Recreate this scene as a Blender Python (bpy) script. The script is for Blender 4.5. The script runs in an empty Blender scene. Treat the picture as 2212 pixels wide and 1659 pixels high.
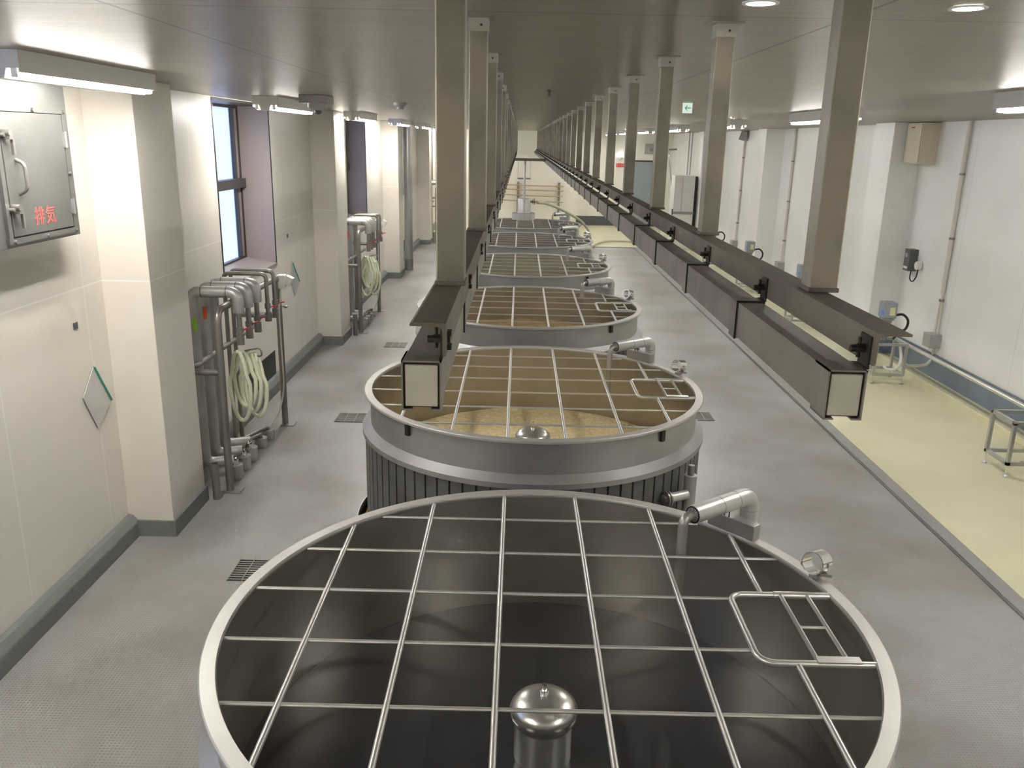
import bpy, math, random
from mathutils import Matrix, Vector
random.seed(7)
C = bpy.context.scene.collection
sc = bpy.context.scene
K = 0.64          # survey units -> metres
PI = math.pi

# ------------------------------------------------------------------ camera, world, exposure
r_ = Vector((0.9997422, 0.00991641, 0.02042565)); u_ = Vector((-0.02237635, 0.27766345, 0.96041778)); f_ = Vector((-0.00385245, 0.96062723, -0.27781376))
cam = bpy.data.cameras.new('camera'); camo = bpy.data.objects.new('camera', cam); C.objects.link(camo)
cam.sensor_fit = 'HORIZONTAL'; cam.sensor_width = 36; cam.lens = 36 * 1819.44 / 2212
cam.clip_start = 0.05; cam.clip_end = 200
m4 = Matrix.Identity(4)
for i in range(3):
    m4[i][0] = r_[i]; m4[i][1] = u_[i]; m4[i][2] = -f_[i]
m4[0][3], m4[1][3], m4[2][3] = 0, 0, 4.0 * K
camo.matrix_world = m4
sc.camera = camo

w = bpy.data.worlds.new('sky'); sc.world = w; w.use_nodes = True
bg = w.node_tree.nodes['Background']; bg.inputs[0].default_value = (0.72, 0.81, 1.0, 1); bg.inputs[1].default_value = 0.38
sc.view_settings.view_transform = 'Standard'; sc.view_settings.look = 'None'
sc.view_settings.gamma = 1; sc.view_settings.use_curve_mapping = False
sc.view_settings.exposure = 2.4
cy = sc.cycles
cy.use_denoising = True
cy.max_bounces = 8; cy.diffuse_bounces = 5; cy.glossy_bounces = 4; cy.transmission_bounces = 6
cy.sample_clamp_indirect = 6.0
TUBE = 20.5       # brightness of a fluorescent tube

# ------------------------------------------------------------------ materials
def mat(name, col, rough=0.5, metal=0.0, var=0.0, vscale=3.0, vcol=None, bump=0.0, bscale=30.0, emit=0.0, stretch=(1, 1, 1), spec=0.5, trans=0.0, coat=0.0):
    m = bpy.data.materials.new(name); m.use_nodes = True
    nt = m.node_tree; b = nt.nodes['Principled BSDF']
    b.inputs['Base Color'].default_value = (*col, 1); b.inputs['Roughness'].default_value = rough
    b.inputs['Metallic'].default_value = metal; b.inputs['Specular IOR Level'].default_value = spec
    b.inputs['Transmission Weight'].default_value = trans; b.inputs['Coat Weight'].default_value = coat
    if emit:
        b.inputs['Emission Color'].default_value = (*col, 1); b.inputs['Emission Strength'].default_value = emit
    if var or bump:
        geo = nt.nodes.new('ShaderNodeNewGeometry'); mp = nt.nodes.new('ShaderNodeMapping'); mp.inputs['Scale'].default_value = stretch
        nt.links.new(geo.outputs['Position'], mp.inputs['Vector'])
    if var:
        n = nt.nodes.new('ShaderNodeTexNoise'); n.inputs['Scale'].default_value = vscale; n.inputs['Detail'].default_value = 6
        nt.links.new(mp.outputs[0], n.inputs['Vector'])
        cr = nt.nodes.new('ShaderNodeValToRGB'); cr.color_ramp.elements[0].position = 0.38; cr.color_ramp.elements[1].position = 0.66
        nt.links.new(n.outputs['Fac'], cr.inputs['Fac'])
        vc = vcol or tuple(c * (1 - var) for c in col)
        mx = nt.nodes.new('ShaderNodeMix'); mx.data_type = 'RGBA'
        mx.inputs[6].default_value = (*col, 1); mx.inputs[7].default_value = (*vc, 1)
        nt.links.new(cr.outputs[0], mx.inputs[0]); nt.links.new(mx.outputs[2], b.inputs['Base Color'])
    if bump:
        n2 = nt.nodes.new('ShaderNodeTexNoise'); n2.inputs['Scale'].default_value = bscale; n2.inputs['Detail'].default_value = 4
        nt.links.new(mp.outputs[0], n2.inputs['Vector'])
        bp = nt.nodes.new('ShaderNodeBump'); bp.inputs['Strength'].default_value = bump; bp.inputs['Distance'].default_value = 0.01
        nt.links.new(n2.outputs['Fac'], bp.inputs['Height']); nt.links.new(bp.outputs[0], b.inputs['Normal'])
    return m

def math_node(nt, op, a, b=None):
    n = nt.nodes.new('ShaderNodeMath'); n.operation = op
    for i, v in enumerate((a, b)):
        if v is None: continue
        if isinstance(v, (int, float)): n.inputs[i].default_value = v
        else: nt.links.new(v, n.inputs[i])
    return n.outputs[0]

def lines_mask(nt, coord, offset, pitch, width):
    """1 on thin lines at offset + k*pitch of a coordinate (metres), else 0"""
    a = math_node(nt, 'SUBTRACT', coord, offset - width / 2)
    a = math_node(nt, 'MODULO', math_node(nt, 'ADD', a, pitch * 100), pitch)
    return math_node(nt, 'LESS_THAN', a, width)

def panel_mat(name, col, line_col, rough, specs, metal=0.0, bump=0.0, bscale=8, stretch=(1, 1, 1), var=0.0, vscale=2.0, coat=0.0, aniso=0.0):
    """flat panels with seam lines; specs = [(axis, offset, pitch, width)] in survey units"""
    m = mat(name, col, rough, metal, var=var, vscale=vscale, bump=bump, bscale=bscale, stretch=stretch, coat=coat)
    nt = m.node_tree; b = nt.nodes['Principled BSDF']
    geo = nt.nodes.new('ShaderNodeNewGeometry'); sp = nt.nodes.new('ShaderNodeSeparateXYZ'); nt.links.new(geo.outputs['Position'], sp.inputs[0])
    tot = None
    for ax, off, pitch, wd in specs:
        k = lines_mask(nt, sp.outputs['XYZ'.index(ax)], off * K, pitch * K, wd * K)
        tot = k if tot is None else math_node(nt, 'MAXIMUM', tot, k)
    mx = nt.nodes.new('ShaderNodeMix'); mx.data_type = 'RGBA'; nt.links.new(tot, mx.inputs[0])
    src = b.inputs['Base Color'].links[0].from_socket if b.inputs['Base Color'].links else None
    if src: nt.links.new(src, mx.inputs[6])
    else: mx.inputs[6].default_value = (*col, 1)
    mx.inputs[7].default_value = (*line_col, 1)
    nt.links.new(mx.outputs[2], b.inputs['Base Color'])
    return m

M = {}
M['wall_l'] = panel_mat('cream_panel', (0.80, 0.755, 0.685), (0.90, 0.88, 0.84), 0.42, [('Z', 2.646, 2.646, 0.012), ('Y', 7.55, 1.41, 0.009)], var=0.05, vscale=1.2)
M['wall_r'] = panel_mat('white_panel', (0.83, 0.83, 0.82), (0.66, 0.66, 0.66), 0.35, [('Y', 12.3, 2.05, 0.010)], var=0.05, vscale=1.5)
M['wall_e'] = mat('end_panel', (0.82, 0.80, 0.74), 0.4, var=0.04)
M['ceil'] = panel_mat('steel_ceiling', (0.31, 0.28, 0.24), (0.10, 0.09, 0.08), 0.36, [('X', 1.22, 2.80, 0.014), ('Y', 3.45, 2.65, 0.012)], metal=0.55, bump=0.25, bscale=10, stretch=(3.0, 14, 1), var=0.12, vscale=1.2)
M['steel'] = mat('brushed_steel', (0.56, 0.56, 0.56), 0.34, 0.9, var=0.12, vscale=4)
M['hatch'] = mat('hatch_steel', (0.23, 0.227, 0.215), 0.38, 0.6, var=0.15, vscale=3)
M['spout'] = mat('spout_steel', (0.46, 0.44, 0.41), 0.35, 0.7, var=0.1, vscale=8)
M['steel_body'] = mat('tank_steel', (0.43, 0.425, 0.42), 0.42, 0.75, var=0.15, vscale=3)
M['steel_lt'] = mat('rim_steel', (0.50, 0.485, 0.455), 0.45, 0.5, var=0.06, vscale=6)
M['steel_in'] = mat('tank_inside', (0.50, 0.465, 0.405), 0.33, 0.9, var=0.2, vscale=2)
M['bar'] = mat('grating_steel', (0.66, 0.65, 0.62), 0.30, 0.7)
M['clad'] = mat('dark_cladding', (0.15, 0.15, 0.142), 0.4, 0.4, var=0.3, vscale=5)
M['chrome'] = mat('polished_steel', (0.80, 0.79, 0.77), 0.10, 1.0)
M['dome'] = mat('satin_dome', (0.70, 0.69, 0.66), 0.27, 0.9)
M['lag'] = mat('pipe_lagging', (0.60, 0.60, 0.58), 0.38, 0.55, var=0.1, vscale=6)
M['lag_d'] = mat('rack_lagging', (0.47, 0.465, 0.45), 0.42, 0.55, var=0.15, vscale=6)
M['pipe'] = mat('dull_pipe', (0.30, 0.285, 0.265), 0.38, 0.7, var=0.15, vscale=8)
M['rail'] = mat('rail_steel', (0.20, 0.172, 0.14), 0.60, 0.3, var=0.3, vscale=7)
M['rail_post'] = mat('post_steel', (0.32, 0.285, 0.235), 0.45, 0.5, var=0.3, vscale=6)
M['duct'] = mat('duct_steel', (0.30, 0.275, 0.245), 0.45, 0.5, var=0.22, vscale=9)
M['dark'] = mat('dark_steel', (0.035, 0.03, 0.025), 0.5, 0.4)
M['endplate'] = mat('end_plate', (0.60, 0.57, 0.50), 0.45, 0.4, var=0.15, vscale=12)
M['cap'] = mat('post_cap', (0.46, 0.44, 0.39), 0.4, 0.6)
M['black'] = mat('black_rubber', (0.012, 0.012, 0.012), 0.45)
M['frame'] = mat('window_frame', (0.07, 0.065, 0.065), 0.4, 0.4)
M['reveal'] = mat('reveal_panel', (0.33, 0.275, 0.265), 0.35)
M['cream'] = mat('cream_floor', (0.74, 0.70, 0.48), 0.30, var=0.10, vscale=1.2)
M['kerb'] = mat('grey_kerb', (0.30, 0.295, 0.28), 0.5, var=0.1, vscale=6)
M['skirt_b'] = mat('blue_skirting', (0.17, 0.215, 0.27), 0.35, var=0.2, vscale=3)
M['skirt_g'] = mat('slate_skirting', (0.09, 0.105, 0.11), 0.45)
M['base'] = mat('grey_baseboard', (0.20, 0.21, 0.205), 0.5, bump=0.4, bscale=60)
M['white'] = mat('white_plastic', (0.75, 0.74, 0.70), 0.4)
M['white_m'] = mat('white_enamel', (0.80, 0.80, 0.78), 0.35)
M['hose_g'] = mat('pale_green_hose', (0.74, 0.78, 0.58), 0.25, coat=0.4)
M['hose_c'] = mat('cream_hose', (0.52, 0.50, 0.36), 0.4)
M['red'] = mat('red_handle', (0.50, 0.03, 0.03), 0.4)
M['red_ink'] = mat('red_paint', (0.75, 0.10, 0.09), 0.5)
M['green'] = mat('green_mark', (0.28, 0.60, 0.04), 0.5)
M['orange'] = mat('orange_mark', (0.75, 0.12, 0.04), 0.5)
M['teal'] = mat('green_edge', (0.06, 0.34, 0.24), 0.5)
M['paper'] = mat('paper', (0.60, 0.59, 0.55), 0.5)
M['paper2'] = mat('clear_sleeve', (0.52, 0.56, 0.55), 0.2)
M['grey_box'] = mat('blue_grey_box', (0.27, 0.30, 0.335), 0.45)
M['label'] = mat('yellow_label', (0.62, 0.60, 0.36), 0.5)
M['blue'] = mat('blue_plate', (0.10, 0.25, 0.70), 0.4)
M['jbox'] = mat('grey_box', (0.36, 0.35, 0.34), 0.45)
M['conduit'] = mat('cream_conduit', (0.62, 0.60, 0.54), 0.4)
M['panelbox'] = mat('beige_box', (0.62, 0.55, 0.44), 0.45)
M['phone'] = mat('dark_grey_phone', (0.10, 0.105, 0.11), 0.45)
M['cab'] = mat('cabinet_white', (0.70, 0.69, 0.66), 0.4)
M['door'] = mat('door_blue_grey', (0.27, 0.31, 0.34), 0.4)
M['wood'] = mat('pale_wood', (0.50, 0.37, 0.22), 0.6)
M['yellow'] = mat('yellow_paint', (0.72, 0.44, 0.04), 0.5)
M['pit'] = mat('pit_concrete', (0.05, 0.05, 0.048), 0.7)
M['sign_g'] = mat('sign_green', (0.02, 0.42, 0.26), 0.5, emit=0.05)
M['sign_w'] = mat('reflected_sign_lit', (0.80, 0.95, 0.88), 0.5, emit=0.10)  # self-lit face of the added reflected sign
M['sign_r'] = mat('sign_red', (0.60, 0.04, 0.05), 0.5)
M['tube'] = mat('lit_tube', (1.0, 0.975, 0.93), 0.5, emit=TUBE)
M['lens'] = mat('added_lens', (1.0, 0.96, 0.88), 0.5, emit=9)  # glow of the added ceiling discs
M['spot'] = mat('lit_spot', (0.9, 0.88, 1.0), 0.5, emit=5)
M['sprink'] = mat('sprinkler_metal', (0.05, 0.045, 0.04), 0.4, 0.6)
M['mash'] = mat('rice_mash', (0.97, 0.84, 0.54), 0.95, var=0.35, vscale=45, vcol=(0.80, 0.60, 0.30), bump=1.0, bscale=70, spec=0.15)
M['mash2'] = mat('brown_mash', (0.50, 0.36, 0.16), 0.6, var=0.35, vscale=8, bump=0.6, bscale=60)
M['mash3'] = mat('foam_mash', (0.42, 0.39, 0.24), 0.6, var=0.3, vscale=5, bump=0.5, bscale=40)
M['mash4'] = mat('grey_foam', (0.30, 0.28, 0.26), 0.6, var=0.35, vscale=6, bump=0.5, bscale=40)
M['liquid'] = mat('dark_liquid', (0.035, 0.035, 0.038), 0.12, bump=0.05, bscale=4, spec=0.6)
# clear window glass
g = bpy.data.materials.new('window_glass'); g.use_nodes = True; nt = g.node_tree
nt.nodes.remove(nt.nodes['Principled BSDF'])
gl = nt.nodes.new('ShaderNodeBsdfGlass'); gl.inputs['Roughness'].default_value = 0.25; gl.inputs['IOR'].default_value = 1.1; gl.inputs['Color'].default_value = (0.86, 0.90, 1, 1)
nt.links.new(gl.outputs[0], nt.nodes['Material Output'].inputs[0]); M['glass'] = g

# grey resin floor: small anti-slip dimples on a diagonal grid, soft brown stains
def floor_mat():
    m = mat('grey_floor', (0.375, 0.375, 0.36), 0.34, var=0.4, vscale=0.95, vcol=(0.245, 0.225, 0.20), bump=0.0)
    nt = m.node_tree; b = nt.nodes['Principled BSDF']
    geo = nt.nodes.new('ShaderNodeNewGeometry'); sp = nt.nodes.new('ShaderNodeSeparateXYZ'); nt.links.new(geo.outputs['Position'], sp.inputs[0])
    k = 2 * PI / 0.034
    a = math_node(nt, 'SINE', math_node(nt, 'MULTIPLY', math_node(nt, 'ADD', sp.outputs[0], sp.outputs[1]), k))
    c = math_node(nt, 'SINE', math_node(nt, 'MULTIPLY', math_node(nt, 'SUBTRACT', sp.outputs[0], sp.outputs[1]), k))
    p = math_node(nt, 'MAXIMUM', math_node(nt, 'MULTIPLY', a, c), 0.35)
    bp = nt.nodes.new('ShaderNodeBump'); bp.inputs['Strength'].default_value = 0.55; bp.inputs['Distance'].default_value = 0.004
    nt.links.new(p, bp.inputs['Height']); nt.links.new(bp.outputs[0], b.inputs['Normal'])
    src = b.inputs['Base Color'].links[0].from_socket
    d = math_node(nt, 'MULTIPLY', math_node(nt, 'GREATER_THAN', math_node(nt, 'MULTIPLY', a, c), 0.72), 0.42)
    mx = nt.nodes.new('ShaderNodeMix'); mx.data_type = 'RGBA'; nt.links.new(d, mx.inputs[0])
    nt.links.new(src, mx.inputs[6]); mx.inputs[7].default_value = (0.12, 0.115, 0.11, 1)
    nt.links.new(mx.outputs[2], b.inputs['Base Color'])
    return m
M['floor'] = floor_mat()

# ------------------------------------------------------------------ mesh builder
class MB:
    def __init__(s): s.v = []; s.f = []; s.m = []; s.cm = 0
    def add(s, vs, fs):
        o = len(s.v); s.v += [tuple(v) for v in vs]; s.f += [tuple(i + o for i in f) for f in fs]; s.m += [s.cm] * len(fs); return s
    def box(s, x0, x1, y0, y1, z0, z1):
        vs = [(x, y, z) for x in (x0, x1) for y in (y0, y1) for z in (z0, z1)]
        return s.add(vs, [(0, 1, 3, 2), (4, 6, 7, 5), (0, 4, 5, 1), (2, 3, 7, 6), (0, 2, 6, 4), (1, 5, 7, 3)])
    def obox(s, c, size, ax, up=(0, 0, 1)):
        """oriented box: ax = direction of local x"""
        X = Vector(ax).normalized(); U = Vector(up); Y = U.cross(X).normalized(); Z = X.cross(Y)
        c = Vector(c); vs = []
        for i in (-1, 1):
            for j in (-1, 1):
                for k in (-1, 1): vs.append(c + X * i * size[0] / 2 + Y * j * size[1] / 2 + Z * k * size[2] / 2)
        return s.add(vs, [(0, 1, 3, 2), (4, 6, 7, 5), (0, 4, 5, 1), (2, 3, 7, 6), (0, 2, 6, 4), (1, 5, 7, 3)])
    def tube(s, path, r, n=10, closed=False, caps=True):
        P = [Vector(p) for p in path]; N = len(P); rs = r if isinstance(r, (list, tuple)) else [r] * N
        T = []
        for i in range(N):
            a = P[(i - 1) % N] if (i > 0 or closed) else P[i]; b = P[(i + 1) % N] if (i < N - 1 or closed) else P[i]
            T.append((b - a).normalized())
        nrm = T[0].orthogonal().normalized(); rings = []; vs = []
        for i in range(N):
            nrm = (nrm - T[i] * nrm.dot(T[i])).normalized(); bi = T[i].cross(nrm)
            for k in range(n):
                a = 2 * PI * k / n; vs.append(P[i] + (nrm * math.cos(a) + bi * math.sin(a)) * rs[i])
        fs = []
        for i in range(N if closed else N - 1):
            j = (i + 1) % N
            for k in range(n):
                q = (k + 1) % n; fs.append((i * n + k, i * n + q, j * n + q, j * n + k))
        if caps and not closed:
            fs.append(tuple(range(n - 1, -1, -1))); fs.append(tuple((N - 1) * n + k for k in range(n)))
        return s.add(vs, fs)
    def cyl(s, a, b, r, n=16): return s.tube([a, b], r, n)
    def lathe(s, prof, c, n=64, closed=False):
        """prof = [(r, z)] about the vertical axis through c"""
        vs = []; L = len(prof)
        for k in range(n):
            a = 2 * PI * k / n
            for (r, z) in prof: vs.append((c[0] + r * math.cos(a), c[1] + r * math.sin(a), c[2] + z))
        fs = []
        for k in range(n):
            q = (k + 1) % n
            for i in range(L if closed else L - 1):
                j = (i + 1) % L; fs.append((k * L + i, q * L + i, q * L + j, k * L + j))
        return s.add(vs, fs)
    def quad(s, *p): return s.add(p, [tuple(range(len(p)))])
    def build(s, name, m, parent=None, loc=None, smooth=False, bevel=0):
        o3 = loc if loc is not None else (tuple(parent['_o']) if parent is not None else (0, 0, 0))
        me = bpy.data.meshes.new(name)
        me.from_pydata([((v[0] - o3[0]) * K, (v[1] - o3[1]) * K, (v[2] - o3[2]) * K) for v in s.v], [], s.f)
        for mm in (m if isinstance(m, list) else [m]): me.materials.append(mm)
        if isinstance(m, list):
            for p, k in zip(me.polygons, s.m): p.material_index = k
        me.update(); 
        if smooth:
            me.polygons.foreach_set('use_smooth', [True] * len(me.polygons)); me.set_sharp_from_angle(angle=math.radians(38))
        o = bpy.data.objects.new(name, me); C.objects.link(o)
        if parent is not None:
            o.parent = parent; o['_o'] = o3
        else:
            o.location = tuple(c * K for c in o3); o['_o'] = o3
        if bevel:
            b = o.modifiers.new('bevel', 'BEVEL'); b.width = bevel * K; b.segments = 2; b.limit_method = 'ANGLE'
        return o

def arc(c, p0, p1, n=6):
    """quarter-ish bend from p0 to p1 rounding the corner c"""
    a, b, c = Vector(p0), Vector(p1), Vector(c); out = []
    for i in range(n + 1):
        t = i / n; out.append(a * (1 - t) ** 2 + c * 2 * t * (1 - t) * 0.92 + (a + b) * 0.04 * 2 * t * (1 - t) + b * t * t)
    return out
def bent(pts, rad, n=6):
    """polyline with rounded corners"""
    P = [Vector(p) for p in pts]; out = [P[0]]
    for i in range(1, len(P) - 1):
        a = (P[i - 1] - P[i]); b = (P[i + 1] - P[i]); r = min(rad, a.length * .49, b.length * .49)
        out += arc(P[i], P[i] + a.normalized() * r, P[i] + b.normalized() * r, n)
    return out + [P[-1]]
def spline(pts, n=10):
    P = [Vector(p) for p in pts]; P = [P[0] * 2 - P[1]] + P + [P[-1] * 2 - P[-2]]; out = []
    for i in range(1, len(P) - 2):
        for k in range(n):
            t = k / n; a, b, c, d = P[i - 1:i + 3]
            out.append(0.5 * ((2 * b) + (c - a) * t + (2 * a - 5 * b + 4 * c - d) * t * t + (3 * b - a - 3 * c + d) * t ** 3))
    return out + [P[-2]]

def tag(o, label=None, cat=None, group=None, kind=None):
    for k, v in (('label', label), ('category', cat), ('group', group), ('kind', kind)):
        if v: o[k] = v
    return o
def thing(name, label, cat, loc, group=None):
    o = bpy.data.objects.new(name, None); C.objects.link(o); o.empty_display_size = 0.1
    o.location = tuple(c * K for c in loc); o['_o'] = tuple(float(c) for c in loc)
    return tag(o, label, cat, group)
def struct(mb, name, m, label=None, **kw):
    o = mb.build(name, m, **kw); return tag(o, label, None, None, 'structure')
KIDS = {}
def copy_tree(o, parent=None):
    c = o.copy(); C.objects.link(c)
    if parent is not None: c.parent = parent
    for ch in list(KIDS.get(o.name, o.children)): copy_tree(ch, c)
    return c
def dup(root, dx, dy, label=None, dz=0):
    c = copy_tree(root); c.location = root.location + Vector((dx, dy, dz)) * K
    if label: c['label'] = label
    return c

# ------------------------------------------------------------------ room
XW, PX, PD, PITCH, PY0 = -3.94, -3.481, 0.894, 8.46, 7.901      # left wall, pillar face, depth, pitch, first pillar
XR, PRX = 7.45, 6.92
CEIL, YB, YE = 4.466, -0.35, 42.8
KX, KX2 = 4.594, 4.753
XC, TY, TS, TR = 0.194, 4.067, 4.617, 1.786

# grey floor with a round opening for each tank
def floor_strip():
    b = MB(); n = 64
    x0, x1 = -4.6, KX
    ys = [YB - 0.5] + [TY + TS * (k + .5) for k in range(5)] + [33.55]
    RH = 1.905
    for k in range(6):
        cyy = TY + TS * k; y0, y1 = ys[k], ys[k + 1]
        cors = []
        inner, outer = [], []
        angs = sorted([2 * PI * i / n for i in range(n)] + [math.atan2(yy - cyy, xx - XC) % (2 * PI) for xx in (x0, x1) for yy in (y0, y1)])
        for a in angs:
            ca, sa = math.cos(a), math.sin(a)
            tx = (x1 - XC) / ca if ca > 1e-9 else ((x0 - XC) / ca if ca < -1e-9 else 1e9)
            ty = (y1 - cyy) / sa if sa > 1e-9 else ((y0 - cyy) / sa if sa < -1e-9 else 1e9)
            t = min(tx, ty)
            inner.append((XC + RH * ca, cyy + RH * sa, 0)); outer.append((XC + t * ca, cyy + t * sa, 0))
        N = len(angs)
        b.add(inner + outer, [(i, N + i, N + (i + 1) % N, (i + 1) % N) for i in range(N)])
    return b
struct(floor_strip(), 'floor', M['floor'], 'grey anti-slip floor around the sunken tanks')
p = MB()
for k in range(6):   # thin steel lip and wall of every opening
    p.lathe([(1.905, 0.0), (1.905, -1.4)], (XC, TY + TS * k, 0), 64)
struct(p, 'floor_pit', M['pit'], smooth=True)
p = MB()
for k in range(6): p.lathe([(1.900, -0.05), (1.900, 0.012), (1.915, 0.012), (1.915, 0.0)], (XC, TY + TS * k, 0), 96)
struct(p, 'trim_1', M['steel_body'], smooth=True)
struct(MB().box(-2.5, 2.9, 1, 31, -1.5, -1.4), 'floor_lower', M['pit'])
# kerb between grey and cream floor
k = MB(); k.box(KX, KX2, YB, 33.7, -0.1, 0.022); k.box(-4.6, KX, 33.55, 33.7, -0.1, 0.022)
struct(k, 'trim_2', M['kerb'], 'grey kerb strip edging the cream floor', bevel=0.008)
k = MB(); k.box(KX - 0.03, KX - 0.012, YB, 33.53, -0.05, 0.004); struct(k, 'trim_3', M['skirt_g'])
c = MB(); c.quad((KX2, YB, 0), (XR + .2, YB, 0), (XR + .2, YE, 0), (KX2, YE, 0)); c.quad((-4.6, 33.7, 0), (KX2, 33.7, 0), (KX2, YE, 0), (-4.6, YE, 0))
struct(c, 'floor_cream', M['cream'], 'cream painted floor beyond the grey kerb')
c = MB(); c.box(7.19, XR + .1, YB, YE, -0.02, 0.085); struct(c, 'trim_4', M['cream'], 'low cream plinth along the right wall', bevel=0.01)
struct(MB().box(-5.2, 8.2, YB - .3, YE + .6, CEIL, CEIL + .1), 'ceiling', M['ceil'], 'brushed steel panel ceiling')
struct(MB().box(-5.2, 8.2, YB - .2, YB, -1.5, CEIL), 'wall_front', M['wall_e'])

# left wall with window openings (reveals cut 0.5 deep)
WZ0, WZ1, WD, XG = 2.0, 4.436, 2.48, -4.44
wy = [11.24 + PITCH * k for k in range(-1, 4)]
wl = MB()
ycur = YB
for k, y0 in enumerate(wy):
    wl.box(XW - .2, XW, ycur, y0, 0, CEIL)
    wl.box(XW - .2, XW, y0, y0 + WD, WZ1, CEIL)
    if 1 <= k <= 3:      # black slot at the foot of the wall
        s0, s1 = y0 + .55, y0 + 2.1
        wl.box(XW - .2, XW, y0, s0, 0, WZ0); wl.box(XW - .2, XW, s1, y0 + WD, 0, WZ0)
        wl.box(XW - .2, XW, s0, s1, 0, 0.12); wl.box(XW - .2, XW, s0, s1, 0.63, WZ0)
    else: wl.box(XW - .2, XW, y0, y0 + WD, 0, WZ0)
    ycur = y0 + WD
wl.box(XW - .2, XW, ycur, YE + .3, 0, CEIL)
struct(wl, 'wall_left', M['wall_l'], 'cream panelled left wall')
sb = MB()
for k, y0 in enumerate(wy):
    if 1 <= k <= 3: sb.box(XW - .5, XW + .003, y0 + .55, y0 + 2.1, 0.12, 0.63)
struct(sb, 'wall_left_slot', M['black'])
for k in range(-1, 5):
    y = PY0 + PITCH * k
    if y > YE: continue
    if k < 0: y = -0.3; 
    pl = MB().box(XW - .1, PX, y, y + PD, 0, CEIL)
    struct(pl, 'wall_left_pillar', M['wall_l'], None, bevel=0.006)
# baseboards: sloped ledge along the recesses, flat skirting round the pillars
bb = MB()
edges = [YB] + [v for k in range(5) for v in (PY0 + PITCH * k, PY0 + PITCH * k + PD)]
for i in range(0, len(edges) - 1, 2):
    a, b2 = edges[i], edges[i + 1]
    if a >= YE: break
    b2 = min(b2, YE)
    prof = [(XW, 0.24), (XW + .05, 0.225), (XW + .095, 0.165), (XW + .10, 0.15), (XW + .10, 0), (XW, 0)]
    vs = [(x, yy, z) for yy in (a, b2) for x, z in prof]; n = len(prof)
    bb.add(vs, [(j, (j + 1) % n, n + (j + 1) % n, n + j) for j in range(n)] + [tuple(range(n)), tuple(range(2 * n - 1, n - 1, -1))])
for k in range(5):
    y = PY0 + PITCH * k
    if y > YE: continue
    bb.box(XW, PX + .025, y - .025, y + PD + .025, 0, 0.175)
struct(bb, 'baseboard_left', M['base'], 'grey chequered skirting along the left wall')

# right wall
struct(MB().box(XR, XR + .2, YB, YE + .3, 0, CEIL), 'wall_right', M['wall_r'], 'white right wall')
for k in range(4):
    y = 16.37 + PITCH * (k - 1)
    struct(MB().box(PRX, XR + .05, y, y + PD, 0.085, CEIL), 'wall_right_pillar', M['wall_r'], None, bevel=0.006)
rb = MB(); rb.box(XR - .02, XR, YB, YE, 0.085, 0.50)
for k in range(4):
    y = 16.37 + PITCH * (k - 1); rb.box(PRX - .02, XR, y - .02, y + PD + .02, 0.085, 0.50)
struct(rb, 'baseboard_right', M['skirt_b'], 'blue skirting along the right wall')
# end wall: nearer block on the left, recess with the door on the right
struct(MB().box(-4.2, 2.79, 41.9, YE + .3, 0, CEIL), 'wall_back_block', M['wall_e'], 'white end wall block behind the last tank')
struct(MB().box(2.79, XR + .2, YE, YE + .3, 0, CEIL), 'wall_back', M['wall_e'], 'white end wall with the door')
struct(MB().box(2.79, 5.55, YE - .02, YE, 0, 0.45).box(6.52, XR, YE - .02, YE, 0, .45), 'baseboard_back', M['skirt_g'])

# windows
def window(i, y0):
    root = thing('window_%d' % i, None, None, (XG, y0, WZ0)); root['kind'] = 'structure'
    y1 = y0 + WD
    rv = MB()
    rv.box(XG - .05, XW - .005, y1 - .012, y1 + .02, WZ0, WZ1); rv.box(XG - .05, XW - .005, y0 - .02, y0 + .012, WZ0, WZ1)
    rv.build('reveal', M['reveal'], root)
    sl = MB(); prof = [(XG - .02, WZ0 + .10), (XW + .015, WZ0 + .005), (XW + .015, WZ0 - .03), (XG - .02, WZ0 - .03)]
    sl.add([(x, yy, z) for yy in (y0, y1) for x, z in prof], [(0, 1, 5, 4), (1, 2, 6, 5), (2, 3, 7, 6), (3, 0, 4, 7), (0, 3, 2, 1), (4, 5, 6, 7)])
    sl.build('window_sill', M['reveal'], root)
    hd = MB(); hd.box(XG - .05, XW + .008, y0 - .02, y1 + .02, WZ1 - .012, WZ1 + .02); hd.build('head_trim', M['frame'], root)
    ed = MB()
    ed.box(XW - .03, XW + .008, y0 - .03, y0, WZ0, WZ1); ed.box(XW - .02, XW + .006, y1, y1 + .018, WZ0, WZ1); ed.build('edge_trim', M['frame'], root)
    fr = MB(); zt = WZ0 + 1.20
    for (a, b2) in ((WZ0, WZ0 + .12), (WZ1 - .05, WZ1)): fr.box(XG - .04, XG + .03, y0, y1, a, b2)
    fr.box(XG - .04, XG + .03, y1 - .035, y1, WZ0, WZ1); fr.box(XG - .04, XG + .03, y0, y0 + .04, WZ0, WZ1)
    fr.box(XG - .04, XG + .03, y1 - .25, y1 - .215, WZ0, WZ1)
    fr.build('window_frame', M['frame'], root)
    MB().box(XG - .05, XG + .09, y0, y1, zt, zt + .14).build('transom', M['frame'], root)
    gl = MB(); gl.box(XG - .012, XG - .004, y0 + .02, y1 - .02, WZ0 + .05, WZ1 - .03); gl.build('pane', M['glass'], root)
    fl = MB(); fl.box(XG - .03, XG + .005, y1 - .215, y1 - .035, WZ0 + .05, WZ1 - .03); fl.build('side_panel', M['reveal'], root)
for i, y0 in enumerate(wy):
    window(i + 1, y0)

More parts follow.
